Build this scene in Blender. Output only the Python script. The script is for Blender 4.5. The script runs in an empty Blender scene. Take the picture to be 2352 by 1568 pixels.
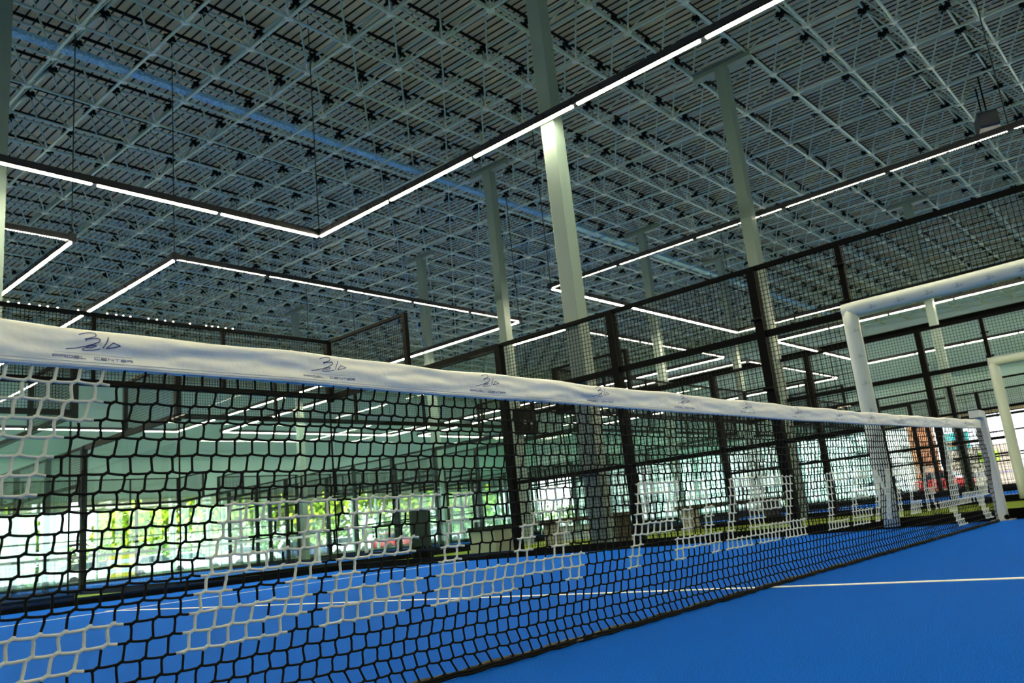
import bpy, math, random
import numpy as np
from mathutils import Vector, Matrix
R = random.Random(7)
SC = bpy.context.scene
COL = SC.collection

# ------------------------------------------------------------------ helpers
class MB:
    """collects simple shapes and links them as ONE mesh object"""
    def __init__(self): self.v = []; self.f = []; self.smooth = False
    def add(self, vs, fs):
        n = len(self.v); self.v += [tuple(p) for p in vs]; self.f += [tuple(i + n for i in f) for f in fs]
    def box(self, x0, x1, y0, y1, z0, z1):
        self.add([(x0,y0,z0),(x1,y0,z0),(x1,y1,z0),(x0,y1,z0),(x0,y0,z1),(x1,y0,z1),(x1,y1,z1),(x0,y1,z1)],
                 [(0,3,2,1),(4,5,6,7),(0,1,5,4),(1,2,6,5),(2,3,7,6),(3,0,4,7)])
    def bar(self, a, b, w, h=None, up=(0,0,1)):
        """rectangular bar between two points, w across, h along 'up'"""
        h = h or w; a = Vector(a); b = Vector(b); d = (b - a).normalized(); u = Vector(up)
        if abs(d.dot(u)) > .99: u = Vector((0,1,0))
        s = d.cross(u).normalized() * (w/2); t = s.cross(d).normalized() * (h/2)
        self.add([a-s-t,a+s-t,a+s+t,a-s+t,b-s-t,b+s-t,b+s+t,b-s+t],
                 [(0,3,2,1),(4,5,6,7),(0,1,5,4),(1,2,6,5),(2,3,7,6),(3,0,4,7)])
    def tube(self, pts, r, n=6, cap=True, closed=False):
        """round tube through a list of points; r number or list"""
        pts = [Vector(p) for p in pts]; m = len(pts); base = len(self.v); prev = None
        for i, p in enumerate(pts):
            if closed: d = pts[(i+1) % m] - pts[i-1]
            else: d = pts[min(i+1, m-1)] - pts[max(i-1, 0)]
            d.normalize()
            if prev is None:
                a = Vector((0,0,1)) if abs(d.z) < .9 else Vector((0,1,0))
                s = d.cross(a).normalized()
            else: s = (prev - d * prev.dot(d)).normalized()
            prev = s; t = d.cross(s); rr = r[i] if isinstance(r, (list, tuple)) else r
            for k in range(n):
                an = 2*math.pi*k/n
                self.v.append(tuple(p + s*(rr*math.cos(an)) + t*(rr*math.sin(an))))
        for i in range(m if closed else m-1):
            j = (i+1) % m
            for k in range(n):
                l = (k+1) % n
                self.f.append((base+i*n+k, base+i*n+l, base+j*n+l, base+j*n+k))
        if cap and not closed:
            self.f.append(tuple(base+k for k in reversed(range(n)))); self.f.append(tuple(base+(m-1)*n+k for k in range(n)))
    def prism(self, poly, y0, y1):
        """outline in x,z extruded along y"""
        n = len(poly)
        self.add([(x,y0,z) for x,z in poly]+[(x,y1,z) for x,z in poly],
                 [tuple(range(n)), tuple(reversed(range(n,2*n)))]+[(i,i+n,(i+1)%n+n,(i+1)%n) for i in range(n)])
    def mesh(self, name, mat):
        me = bpy.data.meshes.new(name); me.from_pydata(self.v, [], self.f); me.update()
        if self.smooth:
            me.polygons.foreach_set('use_smooth', [True]*len(me.polygons))
        me.materials.append(mat); return me
    def build(self, name, mat, parent=None, loc=None):
        return link(name, self.mesh(name, mat), parent, loc)

def link(name, data, parent=None, loc=None):
    o = bpy.data.objects.new(name, data); COL.objects.link(o)
    if parent: o.parent = parent
    if loc: o.location = loc
    return o
def tag(o, label=None, cat=None, group=None, kind=None):
    if label: o['label'] = label
    if cat: o['category'] = cat
    if group: o['group'] = group
    if kind: o['kind'] = kind
    return o
def thing(name, label, cat, loc=(0,0,0), rz=0, group=None):
    o = link(name, None, None, loc); o.rotation_euler = (0,0,rz); o.empty_display_size = .2
    return tag(o, label, cat, group)
def copy_tree(o, kids, label, loc, rz=0):
    c = o.copy(); COL.objects.link(c); c.location = loc; c.rotation_euler = (0,0,rz); c['label'] = label
    for k in kids.get(o.name, []):
        d = k.copy(); COL.objects.link(d); d.parent = c
        for g in kids.get(k.name, []):
            e = g.copy(); COL.objects.link(e); e.parent = d
    return c
def kids_of(root):
    K = {}
    for o in COL.objects:
        if o.parent: K.setdefault(o.parent.name, []).append(o)
    return K

def mat(name, col, rough=.5, metal=0, spec=.5, noise=None, bump=None, emit=None):
    m = bpy.data.materials.new(name); m.use_nodes = True; nt = m.node_tree; N = nt.nodes; L = nt.links
    b = N['Principled BSDF']; b.inputs['Base Color'].default_value = (*col, 1)
    b.inputs['Roughness'].default_value = rough; b.inputs['Metallic'].default_value = metal
    b.inputs['Specular IOR Level'].default_value = spec
    tc = N.new('ShaderNodeTexCoord')
    if noise:
        sc, amt = noise[:2]; col2 = noise[2] if len(noise) > 2 else tuple(c*(1-amt) for c in col)
        nz = N.new('ShaderNodeTexNoise'); nz.inputs['Scale'].default_value = sc; nz.inputs['Detail'].default_value = 4
        L.new(tc.outputs['Object'], nz.inputs['Vector'])
        rp = N.new('ShaderNodeValToRGB'); rp.color_ramp.elements[0].position = .35; rp.color_ramp.elements[1].position = .65
        rp.color_ramp.elements[0].color = (*col2, 1); rp.color_ramp.elements[1].color = (*col, 1)
        L.new(nz.outputs['Fac'], rp.inputs['Fac']); L.new(rp.outputs['Color'], b.inputs['Base Color'])
    if bump:
        nz2 = N.new('ShaderNodeTexNoise'); nz2.inputs['Scale'].default_value = bump[0]; nz2.inputs['Detail'].default_value = 3
        L.new(tc.outputs['Object'], nz2.inputs['Vector'])
        bp = N.new('ShaderNodeBump'); bp.inputs['Strength'].default_value = bump[1]; bp.inputs['Distance'].default_value = bump[2]
        L.new(nz2.outputs['Fac'], bp.inputs['Height']); L.new(bp.outputs['Normal'], b.inputs['Normal'])
    if emit:
        b.inputs['Emission Color'].default_value = (*emit[0], 1); b.inputs['Emission Strength'].default_value = emit[1]
    return m
def glass_mat(name, tint, refl=1.0):
    m = bpy.data.materials.new(name); m.use_nodes = True; nt = m.node_tree; N = nt.nodes; L = nt.links
    N.remove(N['Principled BSDF']); out = N['Material Output']
    t = N.new('ShaderNodeBsdfTransparent'); t.inputs['Color'].default_value = (*tint, 1)
    g = N.new('ShaderNodeBsdfGlossy'); g.inputs['Roughness'].default_value = .01; g.inputs['Color'].default_value = (refl, refl, refl, 1)
    fr = N.new('ShaderNodeFresnel'); fr.inputs['IOR'].default_value = 1.5
    mx = N.new('ShaderNodeMixShader'); 
    ge = N.new('ShaderNodeNewGeometry'); iv = N.new('ShaderNodeMath'); iv.operation = 'SUBTRACT'; iv.inputs[0].default_value = 1
    ml = N.new('ShaderNodeMath'); ml.operation = 'MULTIPLY'
    L.new(ge.outputs['Backfacing'], iv.inputs[1]); L.new(fr.outputs[0], ml.inputs[0]); L.new(iv.outputs[0], ml.inputs[1])
    L.new(ml.outputs[0], mx.inputs[0]); L.new(t.outputs[0], mx.inputs[1]); L.new(g.outputs[0], mx.inputs[2])
    L.new(mx.outputs[0], out.inputs['Surface']); return m

M = dict(
 black = mat('black_powder_coat', (.002,.0025,.003), .6, 0, .06),
 housing = mat('black_aluminium', (.010,.011,.018), .35, 0, .5),
 wire = mat('black_wire', (.003,.004,.005), .6, 0, .1),
 steel = mat('painted_grey_steel', (.40,.50,.48), .28, .55, .5, noise=(3,.12)),
 node = mat('galvanised_node', (.60,.62,.56), .35, .5, .5),
 purlin = mat('dark_purlin_and_shade', (.006,.009,.011), .7, 0, .1),
 deck = mat('beige_metal_deck', (.74,.57,.40), .5, .0, .4, noise=(1.3,.25)),
 column = mat('sage_column_paint', (.15,.21,.205), .45, .0, .4, noise=(2,.06)),
 wall = mat('blue_grey_cladding', (.46,.64,.72), .6, 0, .3, noise=(.5,.05)),
 wall_low = mat('pale_fascia', (.75,.72,.68), .6),
 mullion = mat('pale_green_mullion', (.40,.50,.47), .5),
 blue = mat('blue_turf', (.0,.17,.90), .9, 0, .05, noise=(330,.5,(.0,.05,.36)), bump=(420,.9,.006)),
 green = mat('green_turf', (.20,.30,.02), .9, 0, .1, noise=(60,.4,(.10,.16,.01)), bump=(120,.7,.01)),
 line = mat('white_turf_line', (.80,.84,.86), .85, noise=(300,.15), bump=(260,.6,.004)),
 cloth = mat('white_vinyl_band', (.76,.77,.76), .42, 0, .35, bump=(14,.45,.012)),
 pad = mat('white_vinyl_padding', (.52,.58,.58), .42, 0, .4, bump=(9,.25,.01)),
 post = mat('white_powder_coat', (.58,.60,.62), .45, 0, .4, noise=(9,.04)),
 ink = mat('navy_ink', (.012,.03,.22), .5),
 ink2 = mat('faded_slate_ink', (.10,.16,.24), .6),
 cord = mat('black_net_cord', (.003,.004,.004), .8, 0, .15, bump=(900,.9,.002)),
 wcord = mat('white_net_cord', (.66,.70,.68), .75, 0, .25, bump=(900,1.0,.003)),
 strap = mat('olive_brown_strap', (.09,.08,.05), .6, 0, .3, noise=(30,.6), bump=(25,.5,.01)),
 led = mat('led_strip', (1,1,1), .5, emit=((1,.90,.58), 68)),
 lens = mat('led_lens_and_glint', (1,1,1), .5, emit=((1,.92,.65), 10)),
 tray = mat('blue_galvanised_tray', (.38,.64,.84), .4, .0, .5, noise=(26,.5,(.12,.28,.55))),
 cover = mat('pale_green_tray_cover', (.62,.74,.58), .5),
 cable = mat('dark_steel_cable', (.02,.03,.04), .5, .3),
 glass = glass_mat('court_glass', (.93,.985,.968)),
 wglass = glass_mat('window_glass', (.96,.985,.975)),
 asphalt = mat('asphalt', (.06,.07,.10), .9, noise=(.6,.3)),
 concrete = mat('pale_concrete', (.20,.21,.22), .8, noise=(.8,.2)),
 brown = mat('brown_timber', (.045,.035,.022), .6, noise=(12,.4)),
 greyleg = mat('grey_concrete_leg', (.25,.25,.24), .7),
 leaf = mat('sunlit_leaves', (.58,.62,.03), .6, 0, .3, noise=(.7,.5,(.20,.32,.02))),
 hedge = mat('pale_hedge', (.26,.40,.10), .7, noise=(.9,.4)),
 trunk = mat('tree_bark', (.10,.07,.05), .9),
 carwhite = mat('white_car_paint', (.80,.82,.84), .2, 0, .6),
 carred = mat('red_car_paint', (.45,.03,.03), .25, 0, .6),
 carblue = mat('navy_car_paint', (.03,.06,.16), .25, 0, .6),
 carglass = mat('car_glass', (.02,.03,.04), .08, 0, .7),
 tyre = mat('tyre_rubber', (.015,.015,.016), .8),
 yellow = mat('yellow_panel', (.75,.52,.02), .5),
 whitep = mat('white_panel', (.78,.80,.80), .5),
 brick = mat('orange_brick', (.42,.16,.07), .8, noise=(2,.3)),
 bglass = mat('pale_teal_facade', (.52,.54,.50), .35, 0, .4, noise=(.25,.35)),
 stone = mat('beige_stone', (.52,.44,.34), .8, noise=(.5,.2)),
 teal = mat('teal_banner', (.03,.42,.42), .6),
 orange = mat('orange_banner', (.75,.28,.05), .6),
 lime = mat('lime_board', (.40,.60,.05), .6),
 bluesteel = mat('blue_fence_steel', (.03,.06,.35), .5),
 screen = mat('blue_white_posters', (.30,.50,.75), .5, noise=(6,.5,(.75,.80,.85))),
)

# ------------------------------------------------------------------ camera
f_px, yaw, pitch, roll = 1877.248, 0.864311, 0.224260, -0.105953
CAM = Vector((-3.694638, -1.752781, 0.382922))
cy, sy, cp, sp = math.cos(yaw), math.sin(yaw), math.cos(pitch), math.sin(pitch)
d = Vector((sy*cp, cy*cp, sp)); r = Vector((cy, -sy, 0)); u = r.cross(d)
c_, s_ = math.cos(roll), math.sin(roll)
rr, uu = r*c_ + u*s_, u*c_ - r*s_
cam = bpy.data.cameras.new('camera'); camo = bpy.data.objects.new('camera', cam); COL.objects.link(camo)
camo.matrix_world = Matrix(((rr.x,uu.x,-d.x,CAM.x),(rr.y,uu.y,-d.y,CAM.y),(rr.z,uu.z,-d.z,CAM.z),(0,0,0,1)))
cam.sensor_width = 36; cam.lens = 36*f_px/2352; cam.clip_end = 400; cam.clip_start = .02
cam.dof.use_dof = True; cam.dof.focus_distance = 2.7; cam.dof.aperture_fstop = 6.5
SC.camera = camo
def in_view(p, m=150):
    v = Vector(p) - CAM; z = v.dot(d)
    if z < .3: return False
    x = 1176 + f_px*v.dot(rr)/z; y = 784 - f_px*v.dot(uu)/z
    return -m < x < 2352+m and -m < y < 1568+m

# ------------------------------------------------------------------ ground, floors
XL, XR, YF, YB = -15.0, 46.0, -14.0, 42.0
m = MB(); m.box(XL, XR, YF, YB, -.3, -.012); m.build('floor', M['green']).__setitem__('kind', 'structure')
m = MB(); m.box(-60, 190, -70, 200, -.6, -.32); o = m.build('outside_ground', M['asphalt']); o['kind'] = 'structure'
m = MB(); m.box(-16, 53, 42.3, 48, -.32, -.22); m.box(46.3, 53, -20, 42.3, -.32, -.22); m.box(-22, -15.3, -20, 48, -.32, -.22); m.box(-22, 53, -20, -14.3, -.32, -.22)
o = m.build('bounce_apron', M['concrete']); o['kind'] = 'structure'  # pale apron added to bounce sunlight up into the hall
COURTS = {  # centre x, centre y
 'A': (0, 0), 'B': (16.63, 0), 'E': (29.95, 0), 'D': (-3.4, 22.5), 'C': (8.45, 22.5), 'F': (20.4, 22.5), 'G': (32.4, 22.5)}
fm = MB(); fm.box(-5.0, 5.0, -10.0, 10.0, -.012, 0); FM = fm.mesh('court_floor', M['blue'])
LN = []
for (a, b, c, e) in [(-.025,.025,-7.15,7.15), (-5,5,6.925,6.975), (-5,5,-6.975,-6.925)]:
    q = MB(); q.box(a, b, c, e, 0, .0025); LN.append(q.mesh('court_line', M['line']))
for k, (cx, cyy) in COURTS.items():
    o = link('court_floor', FM, None, (cx, cyy, 0)); o['kind'] = 'structure'
    for l in LN: link('court_line', l, o)

# ------------------------------------------------------------------ court cages
def mesh_panel(w, h, pitch=.05, t=.0056):
    """welded wire grid lying in local x (0..w), z (0..h)"""
    q = MB(); n = int(w/pitch)
    for i in range(n+1):
        x = i*w/n; q.box(x-t/2, x+t/2, -t/2, t/2, 0, h)
    n = max(1, int(h/pitch))
    for i in range(n+1):
        z = i*h/n; q.box(0, w, -t/2-t*.6, t/2-t*.6, z-t/2, z+t/2)
    return q
PM = {}
def panel_mesh(w, h):
    k = (round(w,2), round(h,2))
    if k not in PM: PM[k] = mesh_panel(w, h).mesh('mesh_panel', M['wire'])
    return PM[k]
def gp(w, h):
    q = MB(); q.box(0, w, -.006, .006, 0, h); return q.mesh('glass_panel', M['glass'])
GP2 = gp(1.99, 2.9); GB = gp(1.995, 2.9)
def put(name, me, par, loc, rz=0):
    o = link(name, me, par, loc); o.rotation_euler = (0,0,rz); return o
def bx(par, name, *a, mm='black'):
    q = MB(); q.box(*a); return q.build(name, M[mm], par)
root = thing('court_enclosure', 'x', 'court enclosure', (0,0,0), 0, 'glass and wire mesh court enclosures')
H90 = math.pi/2
for sy_ in (1, -1):
    Y = 10.04*sy_
    ya, yb = sorted((Y, Y + .06*sy_))
    bx(root, 'base_beam', -5.05, 5.05, ya, yb + .0, -.01, .095)
    bx(root, 'rail', -5.05, 5.05, ya, yb, 2.95, 3.04)
    bx(root, 'rail', -5.05, 5.05, ya, yb, 3.97, 4.02)
    for i in range(5):
        put('glass_panel', GB, root, (-4.98+2*i, Y, .06))
        put('mesh_panel', panel_mesh(2, .95), root, (-5+2*i, Y+.03*sy_, 3.03))
    for x in (-3, -1, 1, 3): bx(root, 'post', x-.022, x+.022, ya, yb, 3.0, 4.0)
    for x in (-5, 5):
        s = 1 if x > 0 else -1; xa, xb = sorted((x - .01*s, x + .09*s))
        bx(root, 'corner_post', xa, xb, ya-.02, yb+.02, 2.9, 4.02)
        bx(root, 'corner_trim', x-.012, x+.012, Y-.012, Y+.012, .05, 2.95)
for s in (1, -1):
    X = 5.04*s; xa, xb = sorted((X, X+.06*s))
    bx(root, 'base_beam', xa, xb, -10.05, 10.05, -.01, .095)
    for t in (1, -1):
        def yr(a, b): return tuple(sorted((a*t, b*t)))
        bx(root, 'rail', xa, xb, *yr(7.96, 10.05), 3.97, 4.02)
        bx(root, 'rail', xa, xb, *yr(6, 10.05), 2.93, 3.04)
        bx(root, 'post', xa-.01, xb+.01, *yr(7.95, 8.03), 3.0, 4.02)
        for y in (6, 4, 2): bx(root, 'post', xa-.02, xb+.03, *yr(y-.05, y+.05), 0, 3.02)
        bx(root, 'post', xa, xb, *yr(.97, 1.03), 2.26, 3.0)
        bx(root, 'rail', xa, xb, *yr(1, 6), .98, 1.03)
        for a, b in ((10, 8), (8, 6)): put('glass_panel', GP2, root, (X, min(a*t, b*t)+.005, .06), H90)
        put('mesh_panel', panel_mesh(2, .95), root, (X+.03*s, min(10*t, 8*t), 3.03), H90)
        for a, b in ((6, 4), (4, 2)): put('mesh_panel', panel_mesh(2, 2.9), root, (X+.03*s, min(a*t, b*t), .08), H90)
        put('mesh_panel', panel_mesh(1, 2.9), root, (X+.03*s, min(2*t, t), .08), H90)
    bx(root, 'rail', xa, xb, -6, 6, 2.98, 3.03)
    bx(root, 'rail', xa, xb, -6, 6, 2.19, 2.26)
    put('mesh_panel', panel_mesh(2, .75), root, (X+.03*s, -1, 2.25), H90)
    # clamp bolts on the mesh side posts
    for y in (2, -2, 1, -1):
        for z in ((2.35, 2.75) if abs(y) == 1 else (2.4, 1.6)):
            q = MB(); q.tube([(X-.05*s, y-.06, z), (X-.05*s, y+.06, z)], .016, 8); q.build('clamp', M['black'], root)
K = kids_of(root)
CL = {'A': 'black steel, glass and wire mesh enclosure around the nearest blue court, behind the net',
 'B': 'black mesh enclosure of the neighbouring court, with the second padded doorway',
 'E': 'black mesh enclosure of the farthest court on the right, by the bright opening',
 'D': 'black enclosure behind the back glass, leftmost of the far row',
 'C': 'black enclosure directly behind the back glass, second from left in the far row',
 'F': 'black enclosure beyond the side fence, third from left in the far row',
 'G': 'black enclosure farthest away in the middle distance, rightmost of the far row'}
root['label'] = CL['A']
for k, (cx, cyy) in COURTS.items():
    if k != 'A': copy_tree(root, K, CL[k], (cx, cyy, 0))

# ------------------------------------------------------------------ padded door frames
def arc(c, r, a0, a1, n, f):
    return [f(c, r, a0+(a1-a0)*i/n) for i in range(n+1)]
LOGO = dict(
 b=[(-31.5,14.5),(-25.3,17.4),(-19.1,19.7),(-6.8,22.5),(1.3,21.1),(3.1,16.9),(.8,13.2),(-7.6,9.5),(-18.4,5.5)],
 b2=[(-18.9,6.8),(-17,1.8)],
 b3=[(-16.8,5.1),(-5.6,7.9),(6.8,9.6),(11.1,6.5),(8.3,1.5),(-.2,-3.5),(-16.9,-10),(-35.3,-15.7),(-54.3,-19.3)],
 e=[(-14.1,-13.6),(-4.8,-12.2),(3.5,-8.8),(3.7,-6.3),(-2.5,-6.8),(-12.9,-10.6),(-21.2,-15.9),(-22.4,-18.7),(-15.4,-18.9),(-1.1,-17.2),(12.5,-13.4)],
 l=[(27.8,14.5),(25.5,5.5),(18.2,-11.2)],
 a=[(37.4,2.1),(25,-11.2),(38.8,-8.4),(52.8,-3.8),(37.4,2.1)])
GL = {'P':[[(0,0),(0,3),(4,3),(4,1.3),(0,1.3)]], 'A':[[(0,0),(0,3),(4,3),(4,0)],[(0,1.4),(4,1.4)]],
 'D':[[(0,0),(0,3),(3.6,3),(4,2.6),(4,.4),(3.6,0),(0,0)]], 'E':[[(4,3),(0,3),(0,0),(4,0)],[(0,1.5),(4,1.5)]],
 'L':[[(0,3),(0,0),(4,0)]], 'C':[[(4,3),(0,3),(0,0),(4,0)]], 'N':[[(0,0),(0,3),(4,0),(4,3)]],
 'T':[[(0,3),(4,3)],[(2,3),(2,0)]], 'R':[[(0,0),(0,3),(4,3),(4,1.4),(0,1.4)],[(2,1.4),(4,0)]]}
def strokes(lines, w, P):
    """flat inked strokes; P maps (a,b) in mm to a 3-D point on the cloth"""
    q = MB()
    for pl in lines:
        for (x0,z0),(x1,z1) in zip(pl[:-1], pl[1:]):
            dx, dz = x1-x0, z1-z0; L = math.hypot(dx, dz) or 1; nx, nz = -dz/L*w/2, dx/L*w/2; ex, ez = dx/L*w*.3, dz/L*w*.3
            q.add([P(x0-ex+nx,z0-ez+nz),P(x1+ex+nx,z1+ez+nz),P(x1+ex-nx,z1+ez-nz),P(x0-ex-nx,z0-ez-nz)],[(0,1,2,3)])
    return q
def text_lines(s, x0, x1, z0, h, zs=0):
    n = len(s); adv = (x1-x0)/n; out = []
    for i, ch in enumerate(s):
        if ch == ' ': continue
        for pl in GL[ch]: out.append([(x0+i*adv+a*adv*.19, z0+zs*i+b*h/3) for a, b in pl])
    return out
def pad_frame(x, label, zt=2.23, yh=.97, r=.078, logos=True):
    t = thing('padded_door_frame', label, 'padding', (x,0,0), 0, 'white padded side doorways')
    for s in (1, -1):
        q = MB(); q.smooth = True
        pts = [(0, yh*s, z) for z in (.02,.3,.8,1.3,1.8,2.05,zt)]
        q.tube(pts, [r*.95,r,r*1.03,r*1.0,r*1.02,r,r*.98], 20); o = q.build('padded_post', M['pad'], t)
        marks = []
        if logos:
            for z in (.35,.62,.9,1.17,1.45,1.73,2.0):
                def P(a, b, z=z, s=s, yh=yh):
                    an = math.radians(215) + a*.001/r*1.0
                    return (math.cos(an)*(r*1.05), yh*s + math.sin(an)*(r*1.05), z + b*.001)
                strokes([LOGO[k] for k in LOGO], 2.2, lambda a, b: P(a*.8, b*.8)).build('printed_logo', M['ink2'], o)
    q = MB(); q.smooth = True
    q.tube([(0, -yh-.06, zt), (0, -yh+.1, zt+.004), (0, 0, zt-.004), (0, yh-.1, zt+.004), (0, yh+.06, zt)], r*1.0, 20)
    o = q.build('padded_lintel', M['pad'], t)
    if logos:
        for k in range(7):
            y0 = .72 - k*.27
            def P(a, b, y0=y0):
                an = math.radians(200) - b*.001/r
                return (math.cos(an)*r*1.035, y0 - a*.001, zt + -math.sin(an)*-r*1.035)
            strokes([LOGO[j] for j in LOGO], 2.6, lambda a, b: P(a*.9, b*.9)).build('printed_logo', M['ink2'], o)
    return t
pad_frame(4.94, 'white padded doorway frame with printed logos in the nearest side fence')
pad_frame(11.55, 'white padded doorway frame of the neighbouring court, behind the net post', logos=False)

# ------------------------------------------------------------------ the net
PX, PZ, SH = .0455, .0375, .40
NX0, NX1, ROWS = -109, 107, 22
ZT = .803
def band_top(x): return .8735 + (.0013 if x < 0 else .0020)*x*x + .0022*math.sin(x*7.1) + .0016*math.sin(x*17.3+1)
def band_bot(x): return .793 + (.0008 if x < 0 else .0019)*x*x + .0015*math.sin(x*5+2)
def node_p(i, k):
    """net knot: column i, row k (0 = under the band)"""
    z = ZT - PZ*k; x = i*PX + SH*(max(z, .08) - .503)
    top = band_bot(x) + .006; z0 = ZT
    z = z + (top - z0)*(1 - k/ROWS)
    w = math.sin(math.pi*min(k/ROWS,1))
    y = .012*w*math.sin(x*2.3+.6) + .004*math.sin(x*9+k*.7)
    low = max(0, (k-18)/4.)
    x += .003*low*math.sin(k*1.7+x*3) + .0018*math.sin(i*12.9+k*78.2)
    z += .0015*math.sin(i*4.1+k*2.3)
    y -= .018*low*low
    return Vector((x, y, max(z, .012)))
FULL = range(0, 7)
BIT = {
 'B': ['1111111','1111111','11...11','1111111','1111111','11...11','1111111','1111111','111111.'],
 'E': ['1111111','1111111','11.....','111111.','111111.','11.....','1111111','1111111','111111.'],
 'L': ['11....','11....','11....','11....','11....','11....','111111','111111','111111'],
 'A': ['...11....','..1111...','..1111...','.11..11..','.11..11..','.11..11..','111111111','111111111','11.....11'],
 'P': ['1111111','1111111','11...11','11...11','1111111','1111111','11.....','11.....','11.....'],
 'D': ['111111.','1111111','11...11','11...11','11...11','11...11','11...11','1111111','111111.'],
 'C': ['1111111','1111111','11.....','11.....','11.....','11.....','11.....','1111111','1111111'],
 'N': ['11...11','111..11','1111.11','11.1111','11..111','11...11','11...11','11...11','11...11'],
 'T': ['1111111','1111111','..11...','..11...','..11...','..11...','..11...','..11...','..11...'],
 'R': ['1111111','1111111','11...11','11...11','1111111','111111.','11.11..','11..11.','11...11']}
WORDS = [('B',-2.69),('E',-2.30),('L',-1.945),('A',-1.665),('P',-1.01),('A',-.66),('D',-.25),('E',.095),('L',.43),
         ('C',.95),('E',1.30),('N',1.70),('T',2.06),('E',2.42),('R',2.80)]
blackv = set(); white = {}    # node -> letter index
for li, (ch, x0) in enumerate(WORDS):
    i0 = round(x0/PX)
    for rr_, row in enumerate(BIT[ch]):
        for c in range(len(row)):
            if row[c] == '1': white[(i0+c, 8+rr_)] = li
        if ch == 'B': blackv.add((i0+4, 8+rr_))
def inpoly(x, z, P):
    c = False
    for (x0,z0),(x1,z1) in zip(P, P[1:]+P[:1]):
        if (z0 > z) != (z1 > z) and x < (x1-x0)*(z-z0)/(z1-z0)+x0: c = not c
    return c
POLY = [([(-3.6,.83),(-2.935,.83),(-2.960,.780),(-2.985,.740),(-3.010,.700),(-3.028,.683),(-3.046,.66),(-3.070,.625),(-3.09,.588),(-3.106,.540),(-3.6,.54)], 15),
        ([(-3.5,.30),(-3.049,.30),(-2.975,.30),(-2.940,.295),(-2.94,.245),(-3.0,.205),(-3.05,.175),(-3.5,.17)], 17),
        ([(2.98,.262),(4.5,.312),(4.6,.23),(3.05,.18)], 16), ([(3.23,.20),(3.46,.20),(3.69,.045),(3.44,.03)], 16),
        ([(4.02,.25),(4.3,.25),(4.57,.045),(4.29,.045)], 16), ([(3.52,.78),(3.74,.78),(3.62,.25),(3.38,.25)], 16), ([(4.25,.46),(4.54,.45),(4.60,.25),(4.2,.25)], 16)]
for i in range(NX0, NX1+1):
    for k in range(0, ROWS):
        p = node_p(i, k)
        for P, li in POLY:
            if inpoly(p.x, p.z, P): white[(i, k)] = li
net = thing('padel_net', 'black knotted net with white lettering and white top band across the nearest court', 'net', (0,0,0))
blackm = MB(); blackm.smooth = True
wl = {}
def wm(li):
    if li not in wl: wl[li] = MB(); wl[li].smooth = True
    return wl[li]
RB, RW = .0027, .0034
def seg(a, b, wa, wb, pts):
    near = pts[0].x < .5; n = 7 if near else 5
    if wa is not None and wb is not None and wa == wb: wm(wa).tube(pts, RW, n, False)
    elif wa is None and wb is None: blackm.tube(pts, RB, n, False)
    else:
        mid = len(pts)//2; k = mid
        for w, pp in ((wa, pts[:k+1]), (wb, pts[k:])):
            if w is None: blackm.tube(pp, RB, n, False)
            else: wm(w).tube(pp, RW, n, True)
for i in range(NX0, NX1+1):
    for k in range(0, ROWS):
        p = node_p(i, k); wp = white.get((i, k)); jig = .0062
        # the knot: a short slanted twist between the cord above and the cord below
        kn = [p + Vector((jig, 0, .0035)), p - Vector((jig, 0, .0035))]
        (wm(wp) if wp is not None else blackm).tube([kn[0]+Vector((.001,0,.003)), kn[0], kn[1], kn[1]-Vector((.001,0,.003))], [RW*.9, RW*1.15, RW*1.15, RW*.9] if wp is not None else [RB*.95, RB*1.25, RB*1.25, RB*.95], 7, True)
        if k+1 < ROWS and not (wp is not None and (i, k+1) not in white and False):
            q = node_p(i, k+1); wq = white.get((i, k+1))
            a = kn[1]; b = q + Vector((jig, 0, .0035)); bend = .0016*math.sin(i*3.1+k*5.7)
            if (i, k) in blackv and wp == wq: wp = wq = None
            if wp is None or wq is None: wp = wq = None
            seg(None, None, wp, wq, [a, a.lerp(b,.3)+Vector((bend,0,0)), a.lerp(b,.55)+Vector((bend,bend,0)), a.lerp(b,.8), b])
        wp = white.get((i, k))
        if i < NX1:
            q = node_p(i+1, k); wq = white.get((i+1, k)); sag = -.0012
            a = kn[0].lerp(kn[1],.3); b = (q+Vector((jig,0,.0035))).lerp(q-Vector((jig,0,.0035)),.7)
            seg(None, None, wp, wq, [a, a.lerp(b,.3)+Vector((0,0,sag)), a.lerp(b,.52)+Vector((0,0,sag)), a.lerp(b,.8)+Vector((0,0,sag*.5)), b])
blackm.build('cord_mesh', M['cord'], net)
for li, q in sorted(wl.items()):
    o = q.build('woven_letter' if li < 15 else 'woven_emblem', M['wcord'], net)
    if li < 15: o['label'] = 'white woven letter ' + WORDS[li][0]
# bottom hem cords and the flat strap threaded along the foot of the net
q = MB(); q.smooth = True
for dz, rad in ((.013,.0042),(.006,.005)):
    pts = []
    for i in range(NX0, NX1+1):
        p = node_p(i, ROWS-1); pts.append((p.x, p.y - .004 + .003*math.sin(i*1.3), dz + .002*math.sin(i*2.1)))
    q.tube(pts, rad, 7)
q.build('foot_cord', M['cord'], net)
q = MB(); n = 900; x0 = NX0*PX-.1; x1 = NX1*PX-.1; vs = []; fs = []
for i in range(n):
    x = x0 + (x1-x0)*i/(n-1); w = math.sin(x*2*math.pi/PX/2)
    y = -.004 + .005*w - .025*.0 ; y += .004*math.sin(x*9)
    p = .012*math.sin(math.pi*.95)*math.sin(x*2.3+.6) - .010
    tw = .012*math.sin(x*2.9)+.006*math.sin(x*7.7)
    for t in range(4):
        zz = .008 + .011*t/3; vs.append((x, .010 + y + p*.9 + tw*(t/3-.5), zz + .0025*math.sin(x*21+t)))
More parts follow.
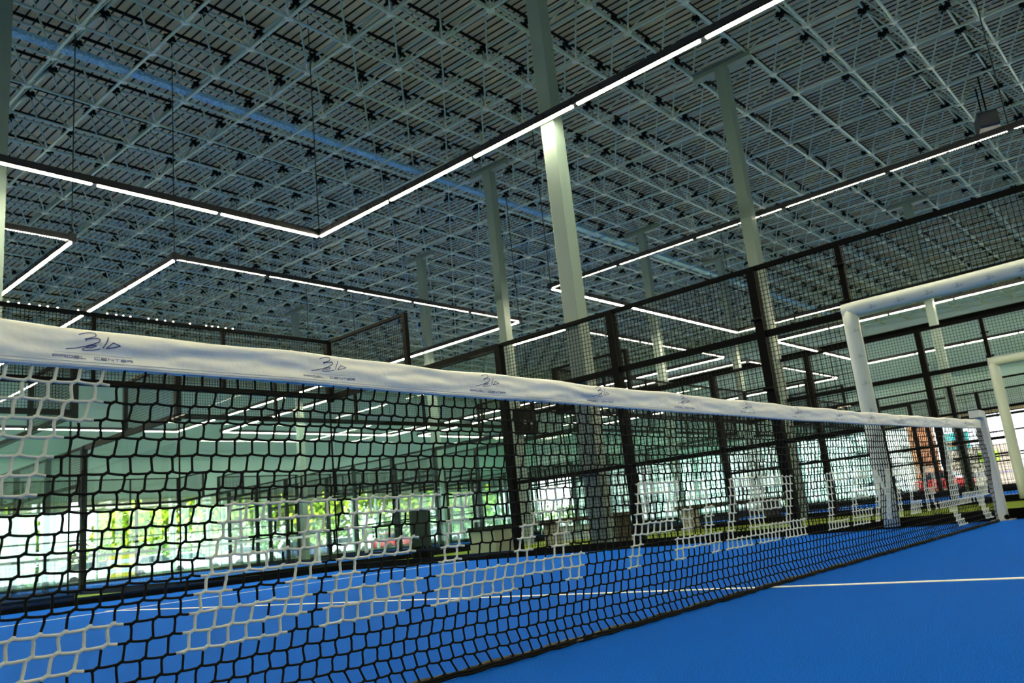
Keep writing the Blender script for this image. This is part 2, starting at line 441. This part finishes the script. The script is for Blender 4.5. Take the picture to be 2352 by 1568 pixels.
for i in range(n-1):
    for t in range(3): a = i*4+t; fs.append((a, a+4, a+5, a+1))
q.add(vs, fs); q.smooth = True; o = q.build('foot_strap', M['strap'], net)
sm = o.modifiers.new('s', 'SOLIDIFY'); sm.thickness = .0025
# the white band folded over the net cable
q = MB(); q.smooth = True; n = 1100; sec = 14; bx0, bx1 = -5.0, 4.845; rng = [R.uniform(0, 6.28) for _ in range(24)]
def wrinkle(x, t):
    """folds in the cloth, deeper in places"""
    s = 0
    for j, (fx, ft, am) in enumerate([(5.1,2.2,.0035),(8.7,-3.1,.003),(14.3,4.1,.0022),(23,-5.3,.0014),(37,7,.0008),(61,5,.0005)]):
        s += am*math.sin(fx*x + ft*t + rng[j])*math.sin(fx*.37*x + rng[j+8])
    return s*(1.15 if x < -1.2 else .55)
def band_pt(x, t, off=0):
    """t 0..1 down the front face"""
    zt, zb = band_top(x), band_bot(x); z = zt + (zb-zt)*t
    belly = .016*math.sqrt(max(0, 1-(1-min(1, t*7.0))**2)) - .010*max(0, t-.35)
    return Vector((x, -belly - wrinkle(x, t*3)*math.sin(math.pi*min(1, t*.9+.06)) - off, z))
vs = []; fs = []
for i in range(n):
    x = bx0 + (bx1-bx0)*i/(n-1); ring = [band_pt(x, t/ (sec-1)) for t in range(sec)]
    back = [Vector((p.x, -p.y*.8, p.z)) for p in reversed(ring[1:])]
    ring += back
    vs += ring
m_ = 2*sec-1
for i in range(n-1):
    for t in range(m_):
        a = i*m_+t; b = i*m_+(t+1) % m_; fs.append((a, a+m_, b+m_, b))
q.add(vs, fs); band = q.build('top_band', M['cloth'], net)
for j, x in enumerate([-4.22,-3.616,-3.004,-2.408,-1.80,-1.183,-.566,.040,.652,1.265,1.83,2.45,3.06,3.67,4.28]):
    s = 1.0
    def P(a, b, x=x):
        xx = x + a*.001; z = band_top(x)*.5 + band_bot(x)*.5 + .0115 + b*.001*.93
        zt, zb = band_top(xx), band_bot(xx); return band_pt(xx, min(.99, max(.01, (zt-z)/(zt-zb))), .0013)
    lines = [LOGO[k] for k in LOGO]
    ins = []
    for pl in lines:   # subdivide so that the ink follows the cloth
        o2 = [pl[0]]
        for a, b in zip(pl[:-1], pl[1:]):
            for t in (.33, .66, 1): o2.append((a[0]+(b[0]-a[0])*t, a[1]+(b[1]-a[1])*t))
        ins.append(o2)
    o = strokes(ins, 1.8, P).build('printed_logo', M['ink'], band)
    tl = text_lines('PADEL CENTER', -79, 86, -38.0, 4.9) + [[(-77+i*8, -27.0) for i in range(21)]]
    q2 = strokes(tl[:-1], 1.1, P); q2.build('printed_text', M['ink'], band)
    strokes(tl[-1:], .45, P).build('printed_underline', M['ink2'], band)
# stitching along the band foot
for tt in (.86, .93):
    q = MB(); q.smooth = True
    q.tube([band_pt(-4.9+i*.03, tt, .0006) for i in range(324)], .0005, 4, False); q.build('stitching', M['post'], band)
# ------------------------------------------------------------------ net post
t = thing('net_post', 'white square net post standing at the right end of the net', 'net post', (4.93,0,0))
q = MB(); q.box(-.045,.045,-.045,.045,0,1.0); o = q.build('post', M['post'], t)
bv = o.modifiers.new('b','BEVEL'); bv.width = .006; bv.segments = 2
q = MB(); q.box(-.19,-.045,-.045,.045,.935,1.0); o = q.build('winch_head', M['post'], t)
q = MB(); q.box(-.09,.09,-.09,.09,0,.008); q.build('base_plate', M['post'], t)
q = MB(); q.tube([(-.085,-.05,.03),(-.06,-.05,.03)], .022, 12); q.build('floor_hook', M['black'], t)

# ------------------------------------------------------------------ roof: deck, purlins and space frame
RX0, RY0, RP = 1.3606, .2141, 1.2767
DEP = .90
def H(x, y): return 9.6 - .006*(x-8) + .0221*(y-8)
def bn(i, j): x = RX0+RP*i; y = RY0+RP*j; return Vector((x, y, H(x, y)))
def tn(i, j): x = RX0+RP*(i+.5); y = RY0+RP*(j+.5); return Vector((x, y, H(x, y)+DEP))
I0, I1, J0, J1 = -12, 34, -10, 32
q = MB(); pit = .19; x = XL; top = DEP+.24
prof = []
while x < XR+.2:
    prof += [(x, 0), (x+.135, 0), (x+.142, .10), (x+.183, .10)]; x += pit
vs = []; fs = []
for (px, pz) in prof:
    for y in (YF, YB): vs.append((px, y, H(px, y)+top+pz))
for i in range(len(prof)-1): fs.append((2*i, 2*i+1, 2*i+3, 2*i+2))
q.add(vs, fs); o = q.build('ceiling', M['deck']); o['kind'] = 'structure'
sm = o.modifiers.new('s', 'SOLIDIFY'); sm.thickness = .02; sm.offset = 1
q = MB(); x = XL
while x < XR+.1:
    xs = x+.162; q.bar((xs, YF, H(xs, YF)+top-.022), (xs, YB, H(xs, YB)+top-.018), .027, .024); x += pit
q.build('groove_shade', M['purlin'], o)  # added dark strips that paint the shade of the deck grooves
for j in range(J0, J1):
    a = tn(I0, j); b = tn(I1-1, j); q = MB(); up = Vector((0,0,1))
    q.bar(a+up*.15, b+up*.15, .035, .055); q.build('roof_purlin', M['purlin'], o)
sf = thing('space_frame', 'grey steel space frame of tubes and bolted nodes carrying the roof', 'roof truss', (0,0,0))
TC = .028; TB = .0185
for j in range(J0, J1+1):
    q = MB(); q.smooth = True; q.tube([bn(I0, j), bn(I1, j)], TC, 8); q.build('bottom_chord', M['steel'], sf)
for i in range(I0, I1+1):
    q = MB(); q.smooth = True; q.tube([bn(i, J0), bn(i, J1)], TC, 8); q.build('bottom_chord', M['steel'], sf)
for j in range(J0, J1):
    q = MB(); q.smooth = True; q.tube([tn(I0, j), tn(I1-1, j)], TC, 8); q.build('top_chord', M['steel'], sf)
for i in range(I0, I1):
    q = MB(); q.smooth = True; q.tube([tn(i, J0), tn(i, J1-1)], TC, 8); q.build('top_chord', M['steel'], sf)
def brace(q, i, j, di, dj):
    a = tn(i, j); b = bn(i+di, j+dj); v = (b-a).normalized()
    q.tube([a+v*.05, a+v*.12, b-v*.12, b-v*.05], [TB*.6, TB, TB, TB*.6], 6)
cells = [(i, j) for i in range(I0, I1) for j in range(J0, J1)]
cells.sort(key=lambda c: ((tn(*c)-CAM).length if in_view(tn(*c)) else 1e3+(tn(*c)-CAM).length))
rest = MB(); rest.smooth = True
for n_, (i, j) in enumerate(cells):
    for di in (0, 1):
        for dj in (0, 1):
            if n_ < 25:
                q = MB(); q.smooth = True; brace(q, i, j, di, dj); q.build('brace', M['steel'], sf)
            else: brace(rest, i, j, di, dj)
o = rest.build('brace_lattice', M['steel'], sf); o['kind'] = 'stuff'
def node_shape(q, p, s=1, lower=True):
    x, y, z = p; a, b, h = .10*s, .045*s, .035*s
    q.box(x-a, x+a, y-b, y+b, z-h, z+h); q.box(x-b, x+b, y-a, y+a, z-h, z+h)
    zz = z-h-.012 if lower else z-h
    q.box(x-.055*s, x+.055*s, y-.055*s, y+.055*s, zz, z+h+.012)
    for dx, dy in ((.06,.06),(-.06,.06),(.06,-.06),(-.06,-.06)):
        q.bar((x+dx*.5, y+dy*.5, z+(.02 if lower else -.02)), (x+dx*1.6, y+dy*1.6, z+(.1 if lower else -.1)), .035*s, .06*s)
nodes = [(bn(i, j), True) for i in range(I0, I1+1) for j in range(J0, J1+1)] + [(tn(i, j), False) for i in range(I0, I1) for j in range(J0, J1)]
nodes.sort(key=lambda c: ((c[0]-CAM).length if in_view(c[0]) else 1e3+(c[0]-CAM).length))
NM = {}
for low in (True, False):
    q = MB(); node_shape(q, (0,0,0), .8 if low else 1.12, low)
    if low: q.tube([(.03,.03,-.05),(.03,.03,-.062)], .012, 6); q.tube([(-.03,-.03,-.05),(-.03,-.03,-.062)], .012, 6)
    NM[low] = q.mesh('node_connector', M['node'] if low else M['purlin'])
for p, low in nodes[:100]: link('node_connector', NM[low], sf, p)
ra, rb = MB(), MB()
for p, low in nodes[100:]: node_shape(ra if low else rb, p, .8 if low else 1.12, low)
for q, mm in ((ra, 'node'), (rb, 'purlin')):
    o = q.build('node_field', M[mm], sf); o['kind'] = 'stuff'
# cable tray lying across the bottom chords
t = thing('cable_tray', 'long blue galvanised cable tray running under the roof', 'cable tray', (0,0,0))
q = MB(); n = 46
yc = 12.80; ztr = lambda x: H(x, yc)+.09
a, b = (-3, yc, ztr(-3)), (40, yc, ztr(40))
q.bar(a, b, .18, .012)
for s in (-.09, .09): q.bar((a[0], yc+s, a[2]+.04), (b[0], yc+s, b[2]+.04), .012, .09)
x = -3
while x < 40: q.box(x, x+.03, yc-.09, yc+.09, ztr(x)-.016, ztr(x)-.006); x += .12
q.build('tray', M['tray'], t)
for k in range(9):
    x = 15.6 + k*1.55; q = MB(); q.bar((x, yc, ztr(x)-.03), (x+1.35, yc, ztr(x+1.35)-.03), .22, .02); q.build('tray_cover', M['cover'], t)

# ------------------------------------------------------------------ columns
def column(x, y, label, cap=True, w=.24):
    t = thing('steel_column', label, 'column', (x,y,0), 0, 'square steel columns under the roof')
    h = H(x, y) - .12
    q = MB(); q.box(-w/2, w/2, -w/2, w/2, 0, h); o = q.build('shaft', M['column'], t)
    bv = o.modifiers.new('b','BEVEL'); bv.width = .012; bv.segments = 2
    q = MB(); q.box(-.2,.2,-.2,.2,-.012,.02); q.build('base_plate', M['column'], t)
    if cap:
        q = MB()
        for z0, z1, ww in ((h, h+.02, .11), (h+.15, h+.17, .11), (h+.02, h+.15, .012)): q.box(-ww, ww, -.66, .66, z0-.06, z1-.06)
        q.build('capital_beam', M['column'], t)
    return t
column(5.25, 4.68, 'tall pale steel column just outside the nearest side fence, crossing the bright light bar')
column(11.50, 4.62, 'steel column between the two side fences, second tallest in view')
column(11.33, 11.25, 'steel column behind the side glass, left of the tallest column')
column(14.66, 17.6, 'slim distant steel column rising through the middle of the far light frame')
column(18.95, 11.45, 'distant steel column just right of the tallest column')
column(24.1, 4.55, 'steel column on the right seen through the upper side mesh')
column(24.2, 11.35, 'faint distant steel column left of the second tallest column')
column(15.0, 25.6, 'faintest far steel column above the corner of the back glass')
column(-.02, 11.1, 'steel column cut off by the left edge of the picture')

# ------------------------------------------------------------------ light frames
LZ = 6.0
def led_mesh():
    q = MB()
    for k in range(4): q.box(-.019, .019, .045+k*.4785, .045+k*.4785+.474, -.012, 0)
    return q.mesh('led_strip', M['led'])
LEDM = led_mesh()
def dot_mesh():
    q = MB()
    for k in range(48):
        if k % 12 == 11: continue
        y = .04+k*.04
        q.tube([(0, y, 0), (0, y, -.012)], [.0085, .006], 8)
    q.box(-.0008, .0008, .03, 1.93, -.001, 0)
    return q.mesh('led_lens_row', M['lens'])
DOTM = dot_mesh()
def hous(L):
    q = MB(); q.box(-.04, .04, 0, L, .0, .10); q.box(-.012,.012,0,L,.10,.13)
    n = int(L/.5)
    for i in range(n): q.box(-.055,-.04, .04+i*.5, .46+i*.5, .02, .08); q.box(.04,.055, .04+i*.5, .46+i*.5, .02, .08)
    return q.mesh('housing', M['housing'])
H20, H10 = hous(20), hous(10)
def light_frame(cx, cy_, label, dots=()):
    t = thing('light_frame', label, 'ceiling light', (cx,cy_,LZ), 0, 'rectangular hanging light frames')
    sides = {'L': ((-5,-10,0), 0, 10), 'R': ((5,-10,0), 0, 10), 'N': ((-5,-10,0), -H90, 5), 'S': ((-5,10,0), -H90, 5)}
    for k, (loc, rz, n) in sides.items():
        put('housing', H20 if n == 10 else H10, t, loc, rz)
        for i in range(n):
            dx, dy = (0, 2*i) if n == 10 else (2*i, 0)
            if k in dots:
                off = {'L': (-.045, 0), 'N': (0, -.045), 'S': (0,.045), 'R': (.045,0)}[k]
                put('led_lens_row', DOTM, t, (loc[0]+dx+off[0], loc[1]+dy+off[1], .004), rz)
            else: put('led_strip', LEDM, t, (loc[0]+dx, loc[1]+dy, -.001), rz)
    for x in (-5, 5):
        for y in (-10, 0, 10):
            q = MB(); q.tube([(x, y, .1), (x, y, H(cx+x, cy_+y)-LZ+.9)], .011, 6); q.build('hanging_cable', M['cable'], t)
    for x in (-5, 5):
        for y in (-10, 10):
            q = MB(); q.box(x-.06, x+.06, y-.06, y+.06, -.005, .14); q.build('corner_joint', M['housing'], t)
light_frame(-.02, .05, 'bright rectangular light frame hanging right above the nearest court')
light_frame(16.70, -.05, 'light frame above the neighbouring court, its near bar showing as a row of dots', 'L')
light_frame(29.6, -.05, 'light frame above the farthest right court, seen through the side mesh')
light_frame(-3.42, 22.5, 'light frame in the far row cut off by the left edge of the picture', 'N')
light_frame(8.42, 22.5, 'light frame in the far row with a long dotted bar, left of the middle', 'N')
light_frame(20.45, 22.4, 'light frame in the far row seen behind the tall side mesh', 'N')
light_frame(32.4, 22.4, 'most distant light frame in the far row, low in the picture centre', 'N')

t = thing('glint_string', 'added string of glowing dots for bright glints just above the rail of the back glass', 'glint string', (0,16.6,6.0))  # added: a made-up string of glowing dots stands in for bright glints
q = MB(); q.tube([(-3,0,.06),(7.2,0,.06)], .008, 5); q.tube([(-3,0,.06),(-3,0,4.6)], .006, 5); q.tube([(7.2,0,.06),(7.2,0,3.8)], .006, 5); q.build('wire', M['cable'], t)
x = -2.4
while x < 7:
    q = MB(); q.smooth = True; q.tube([(x,0,.06),(x,0,.03),(x,0,0),(x,0,-.02)], [.008,.022,.022,.008], 10); q.build('glint_dot', M['lens'], t)
    x += R.choice([.16,.20,.20,.42])
# ------------------------------------------------------------------ walls and windows
def wall(name, *a, mm='wall'):
    q = MB(); q.box(*a); o = q.build(name, M[mm]); o['kind'] = 'structure'; return o
wall('wall_back', XL, XR+.3, YB, YB+.3, 4.0, 12.2)
wall('wall_right', XR, XR+.3, YF, YB, 4.0, 12.2)
wall('wall_front', XL, XR+.3, YF-.3, YF, -.3, 12.0)
wall('wall_left', XL-.3, XL, YF, YB, -.3, 12.2)
for z in (6.4, 8.6):
    o = wall('trim_1', XL, XR, YB-.08, YB, z, z+.10); o = wall('trim_2', XR-.08, XR, YF, YB, z, z+.10)
o = wall('trim_3', XR-.35, XR-.05, YF, YB, 8.95, 9.2, mm='black')
o = wall('trim_4', XR-.25, XR-.0, YF, YB, 3.75, 4.0, mm='stone')
def window(n, x0, y0, L, rz, mm='mullion', fascia=True):
    q = MB()
    for i in range(4): q.box(i*L/3-.05, i*L/3+.05, -.09, .09, 0, 4.0)
    for z in (0, 2.0, 3.45, 3.93): q.box(0, L, -.05, .05, z, z+.07)
    o = q.build('window_%d' % n, M[mm], None, (x0, y0, 0)); o.rotation_euler = (0,0,rz); o['kind'] = 'structure'
    q = MB(); q.box(0, L, -.008, .008, .05, 3.95); q.build('pane', M['wglass'], o)
    if fascia:
        for i in range(2):
            q = MB(); q.box(.3+i*L/2, L/2-.25+i*L/2, .02, .09, 3.5, 3.95); q.build('fascia_panel', M['wall_low'], o)
n = 1
for k in range(10): window(n, XL+1+6*k, YB+.15, 6, 0); n += 1
for k in range(4): window(n, XR+.15, YB-6*(k+1), 6, H90, fascia=False); n += 1
for k in range(6):
    y = 17-6*k; q = MB(); q.box(-.09,.09,-.09,.09,0,4); o = q.build('trim_%d' % (5+k), M['black'], None, (XR, y, 0)); o['kind'] = 'structure'

# ------------------------------------------------------------------ small things in the hall
t = thing('loudspeaker', 'black loudspeaker hanging under the roof at the upper right', 'loudspeaker', (17.15, .95, 8.35), .3)
q = MB(); q.smooth = False
pr = [(-.36,-.17),(-.30,-.2),(.28,-.2),(.38,-.12),(.38,.12),(.28,.2),(-.30,.2),(-.36,.17)]
q.prism(pr, -.2, .2); o = q.build('cabinet', M['housing'], t)
q = MB(); q.box(-.3,.3,-.215,-.2,-.14,.14); q.build('grille', M['black'], t)
q = MB(); q.bar((-.3,0,.2),(-.3,0,1.05),.03); q.bar((.3,0,.2),(.3,0,1.05),.03); q.build('bracket', M['black'], t)
t = thing('scoreboard', 'black box with two small round dials fixed to a column behind the fence', 'scoreboard', (11.33, 11.0, 2.55))
q = MB(); q.box(-.32,.32,-.16,0,0,.62); q.build('case', M['black'], t)
for x in (-.12, .12):
    q = MB(); q.tube([(x,-.165,.28),(x,-.175,.28)], .05, 16); q.build('dial', M['greyleg'], t)
t = thing('litter_bin', 'black cylindrical litter bin standing behind the back glass', 'bin', (7.95, 11.2, 0))
q = MB(); q.smooth = True; q.tube([(0,0,0),(0,0,.02),(0,0,.9),(0,0,.95),(0,0,.96)], [.2,.21,.21,.22,.19], 20); q.build('body', M['black'], t)
q = MB(); q.tube([(0,0,.955),(0,0,.975)], .15, 20); q.build('lid', M['housing'], t)
t = thing('equipment_box', 'low dark grey box on the green turf behind the side glass', 'box', (6.3, 7.6, 0))
q = MB(); q.box(-.28,.28,-.28,.28,0,.40); o = q.build('body', M['greyleg'], t)
q = MB(); q.box(-.30,.30,-.30,.30,.40,.47); q.build('lid', M['black'], t)
def bench(x, y, label, rz, L, poster=False, cat='bench', name='bench'):
    t = thing(name, label, cat, (x,y,0), rz)
    q = MB(); q.box(-L/2, L/2, -.2, .2, .40, .47); q.build('seat', M['brown'], t)
    for s in (-1, 1):
        q = MB(); q.box(s*(L/2-.25)-.1, s*(L/2-.25)+.1, -.16, .16, 0, .40); q.build('leg', M['brown'] if s > 0 else M['greyleg'], t)
    if poster:
        q = MB(); q.box(-L/2+.4, L/2-.4, -.02, .02, .1, .34); o = q.build('rack', M['screen'], t); o['label'] = 'blue and white rack under the seat'
bench(7.5, 6.6, 'dark timber bench over a blue and white rack, on turf beside the tallest column', -.62, 1.7, True)
bench(12.0, 6.25, 'long brown timber bench on the turf farther right along the fence', -.40, 2.6)

# ------------------------------------------------------------------ nets of the other courts
q = MB()
for i in range(101):
    x = -4.9+i*.098; q.box(x-.002, x+.002, -.002, .002, .02, .82)
for k in range(9): q.box(-4.9, 4.9, -.002, .002, .02+k*.098, .024+k*.098)
NMESH = q.mesh('cord_mesh', M['cord'])
q = MB(); q.box(-4.9, 4.9, -.01, .01, .82, .89); NB = q.mesh('top_band', M['cloth'])
q = MB(); q.box(-.045,.045,-.045,.045,0,.98); NP = q.mesh('post', M['post'])
for k, lab in (('D','net on the blue court behind the glass at the far left'), ('C','net on the blue court straight behind the back glass'),
               ('F','net on the far court behind the side fence'), ('B','net across the neighbouring court on the right'), ('E','net across the farthest court on the right')):
    t = thing('padel_net', lab, 'net', (*COURTS[k], 0)); link('cord_mesh', NMESH, t); link('top_band', NB, t)
    for s in (-1, 1): link('net_post_upright', NP, t, (4.95*s, 0, 0))

# ------------------------------------------------------------------ outside: trees, hedge, cars, buildings
GZ = -.32
def foliage(q, c, rx, rz, n, s):
    for _ in range(n):
        while True:
            p = Vector((R.uniform(-1,1), R.uniform(-1,1), R.uniform(-1,1)))
            if .35 < p.length < 1: break
        p = Vector((c[0]+p.x*rx, c[1]+p.y*rx, c[2]+p.z*rz))
        a = Vector((R.uniform(-1,1),R.uniform(-1,1),R.uniform(-1,1))).normalized(); b = a.orthogonal().normalized(); c2 = a.cross(b)
        w = s*R.uniform(.6,1.3)
        q.add([p-b*w, p+c2*w*.6, p+b*w, p-c2*w*.6], [(0,1,2,3)])
def tree(x, y, h, rx, label):
    t = thing('tree', label, 'tree', (x,y,GZ), 0, 'trees beyond the car park')
    q = MB(); q.smooth = True; q.tube([(0,0,0),(.1,0,h*.3),(0,.1,h*.6)], [.22,.16,.08], 8)
    for k in range(5):
        an = k*1.3; q.tube([(0,0,h*.3),(math.cos(an)*rx*.6, math.sin(an)*rx*.6, h*.62)], [.1,.03], 5)
    q.build('trunk', M['trunk'], t)
    q = MB(); foliage(q, (0,0,h*.58), rx, h*.42, 1500, .30)
    for k in range(4):
        an = R.uniform(0,6.28); foliage(q, (math.cos(an)*rx*.6, math.sin(an)*rx*.6, h*R.uniform(.45,.75)), rx*.5, h*.2, 260, .28)
    q.build('foliage', M['leaf'], t)
pos = [(12.5,66,8,3,'far left tree'),(16.2,63,6.5,2.2,'tree at the left edge, just left of the gap of white sky'),(24.5,62,6.6,2.5,'leafy tree just right of the gap of white sky'),
 (28,66,10,3.4,'tree'),(32.5,64,9.5,3.4,'tree'),(37,66,11,3.6,'tree'),(42,64,10,3.6,'tree'),(47,67,11,4,'tree'),(52.5,64,10,3.8,'tree'),
 (58,66,11,4,'tree'),(64,66,10,4,'tree'),(70,70,8.5,3.4,'tree'),(49.5,74,9,3,'tree')]
for k, (x, y, h, rx, l) in enumerate(pos):
    lab = {0:'sunlit tree at the extreme left beyond the glass', 1:'small sunlit tree left of the gap of white sky', 2:'leafy tree just right of the gap of white sky'}.get(k, 'sunlit yellow-green tree in the row beyond the parked cars')
    tree(x, y, h, rx, lab)
q = MB()
for k in range(60): foliage(q, (8+k*1.15, 58.5+R.uniform(-.3,.3), .9), 1.1, 1.5, 90, .26)
tag(q.build('hedge', M['hedge'], None, (0,0,GZ+.5)), 'pale green hedge along the back of the car park', 'hedge')
def car(x, y, rz, mm, label):
    t = thing('car', label, 'car', (x,y,GZ), rz, 'cars parked outside')
    q = MB(); pr = [(-2.1,.35),(-2.15,.8),(-1.9,.95),(-1.35,1.0),(1.0,1.0),(1.75,.88),(2.1,.7),(2.15,.35)]
    q.prism(pr, -.85, .85); o = q.build('body', M[mm], t); bv = o.modifiers.new('b','BEVEL'); bv.width = .08; bv.segments = 2
    q = MB(); q.prism([(-1.5,.98),(-1.1,1.42),(.2,1.46),(1.0,.98)], -.72, .72); q.build('cabin_glass', M['carglass'], t)
    q = MB(); q.prism([(-1.12,1.41),(-1.05,1.47),(.18,1.5),(.28,1.43)], -.73, .73); q.build('roof', M[mm], t)
    for sx in (-1.35, 1.3):
        for s in (-.8, .8):
            q = MB(); q.tube([(sx, s-.1, .32),(sx, s+.1, .32)], .32, 16); q.build('wheel', M['tyre'], t)
cars = [(18.3,54,.1,'carwhite','white car at the far left of the car park'),(22.0,53,.05,'carwhite','white car to the right of the yellow barrier'),
 (25.6,55,.1,'carwhite','white parked car, third from the left'),(29.6,54,0,'carwhite','white parked car, fourth from the left'),
 (20.6,56,.1,'carred','red parked car behind the yellow barrier'),(34.0,54,0,'carblue','navy parked car in the middle of the car park'),
 (38.5,54.5,0,'carwhite','white parked car right of the navy one'),(43.5,54,0,'carred','red parked car left of the dark column'),(48.5,54,0,'carwhite','white parked car at the right end of the row'),
 (58,14.2,1.5,'carred','red car outside the right opening, close to the net post'),(57,17.5,1.5,'carwhite','white car outside the right opening')]
for a in cars: car(*a)
t = thing('barrier', 'yellow and white striped barrier panel outside, behind the back glass', 'barrier', (18.6,50,GZ), .1)
for k in range(5):
    q = MB(); q.box(-.9,.9,-.03,.03,.35+k*.26,.35+k*.26+.24); q.build('stripe', M['yellow' if k % 2 == 0 else 'whitep'], t)
q = MB(); q.box(-.9,-.84,-.03,.03,0,1.7); q.box(.84,.9,-.03,.03,0,1.7); q.build('frame', M['bluesteel'], t)
# glazed building beyond the right hand windows
t = thing('office_building', 'pale teal glazed building outside the right hand side', 'building', (70,34,GZ))
q = MB(); q.box(0,12,-13,20,0,5.9); q.build('glazed_facade', M['bglass'], t)
q = MB(); q.box(-.4,12.4,-13.4,20.4,5.9,6.3); q.build('roof_slab', M['whitep'], t)
q = MB()
for k in range(23): q.box(-.12,0,-13+k*1.5-.06,-13+k*1.5+.06,0,5.9)
q.build('mullions', M['mullion'], t)
q = MB(); q.box(-.1,0,-13,20,1.9,2.1); q.box(-.1,0,-13,20,3.9,4.1); q.build('floor_bands', M['concrete'], t)
t = thing('brick_pillar', 'orange brick pillar outside, seen through the net near its right end', 'pillar', (70,17.8,GZ))
q = MB(); q.box(-.8,.8,-.8,.8,0,6.5); q.build('shaft', M['brick'], t); q = MB(); q.box(-.95,.95,-.95,.95,6.5,6.8); q.build('cap', M['stone'], t)
t = thing('shop_kiosk', 'beige kiosk with a teal and orange banner beside the brick pillar', 'kiosk', (72,14.2,GZ))
q = MB(); q.box(-1.5,1.5,-2.4,2.2,0,3.3); q.build('body', M['stone'], t)
q = MB(); q.box(-1.56,-1.5,.2,2.1,3.3,4.6); q.build('banner', M['teal'], t)
q = MB(); q.box(-1.58,-1.5,.4,1.9,3.5,3.9); q.build('stripe', M['orange'], t)
q = MB(); q.box(-1.56,-1.5,-1.6,-.2,2.0,2.8); q.build('board', M['lime'], t)
for k, (x, y, w, h, mm, lab) in enumerate([(78,22.3,4,4.2,'stone','beige stone building left of the brick pillar'),(80,6,5,4.4,'concrete','pale concrete building behind the net post'),(84,-4,8,5.2,'bglass','pale glazed building at the right edge')]):
    t = thing('building', lab, 'building', (x,y,GZ)); q = MB(); q.box(0,6,-w/2,w/2,0,h); q.build('walls', M[mm], t)
    q = MB(); q.box(-.3,6.3,-w/2-.3,w/2+.3,h,h+.3); q.build('roof', M['whitep'], t)
    for j in range(int(w/1.4)):
        q = MB(); y0 = -w/2+.5+j*1.4; q.box(-.04,0,y0,y0+.8,1.2,2.6); q.build('window', M['carglass'], t)
t = thing('outdoor_fence', 'blue steel fence posts with a pitched truss outside the right opening', 'fence', (56,0,GZ))
for k in range(6):
    y = 12-k*3.2; q = MB(); q.bar((0,y,0),(0,y,4.4),.16); q.build('post', M['bluesteel'], t)
q = MB()
for z in (1.0,2.2,3.2): q.bar((0,12,z),(0,-4,z),.05)
q.build('rail', M['bluesteel'], t)
q = MB()
for k in range(3):
    y = 12-k*5.3; q.bar((0,y,4.4),(0,y-2.65,6.2),.08); q.bar((0,y-2.65,6.2),(0,y-5.3,4.4),.08); q.bar((0,y-2.65,6.2),(0,y-2.65,4.4),.06)
q.build('roof_truss', M['bluesteel'], t)

# ------------------------------------------------------------------ light
w = bpy.data.worlds.new('world'); SC.world = w; w.use_nodes = True; nt = w.node_tree; N = nt.nodes; L = nt.links
bg = N['Background']; bg.inputs['Strength'].default_value = 2.1
tc = N.new('ShaderNodeTexCoord'); sp_ = N.new('ShaderNodeSeparateXYZ'); rp = N.new('ShaderNodeValToRGB')
rp.color_ramp.elements[0].position = 0; rp.color_ramp.elements[0].color = (.95,.96,.97,1)
rp.color_ramp.elements[1].position = .7; rp.color_ramp.elements[1].color = (.85,.90,.90,1)
L.new(tc.outputs['Generated'], sp_.inputs[0]); L.new(sp_.outputs['Z'], rp.inputs['Fac']); L.new(rp.outputs['Color'], bg.inputs['Color'])
sun = bpy.data.lights.new('sun', 'SUN'); sun.energy = 4.2; sun.angle = .02; sun.color = (1,.95,.85)
so = bpy.data.objects.new('sun', sun); COL.objects.link(so)
so.rotation_euler = (math.radians(38), math.radians(-18), 0)

SC.view_settings.view_transform = 'Standard'; SC.view_settings.look = 'None'
SC.view_settings.exposure = 2.1; SC.view_settings.gamma = 1; SC.view_settings.use_curve_mapping = False
cy_ = SC.cycles
cy_.max_bounces = 8; cy_.diffuse_bounces = 4; cy_.glossy_bounces = 4; cy_.transparent_max_bounces = 40; cy_.transmission_bounces = 4
cy_.sample_clamp_indirect = 6; cy_.use_denoising = True
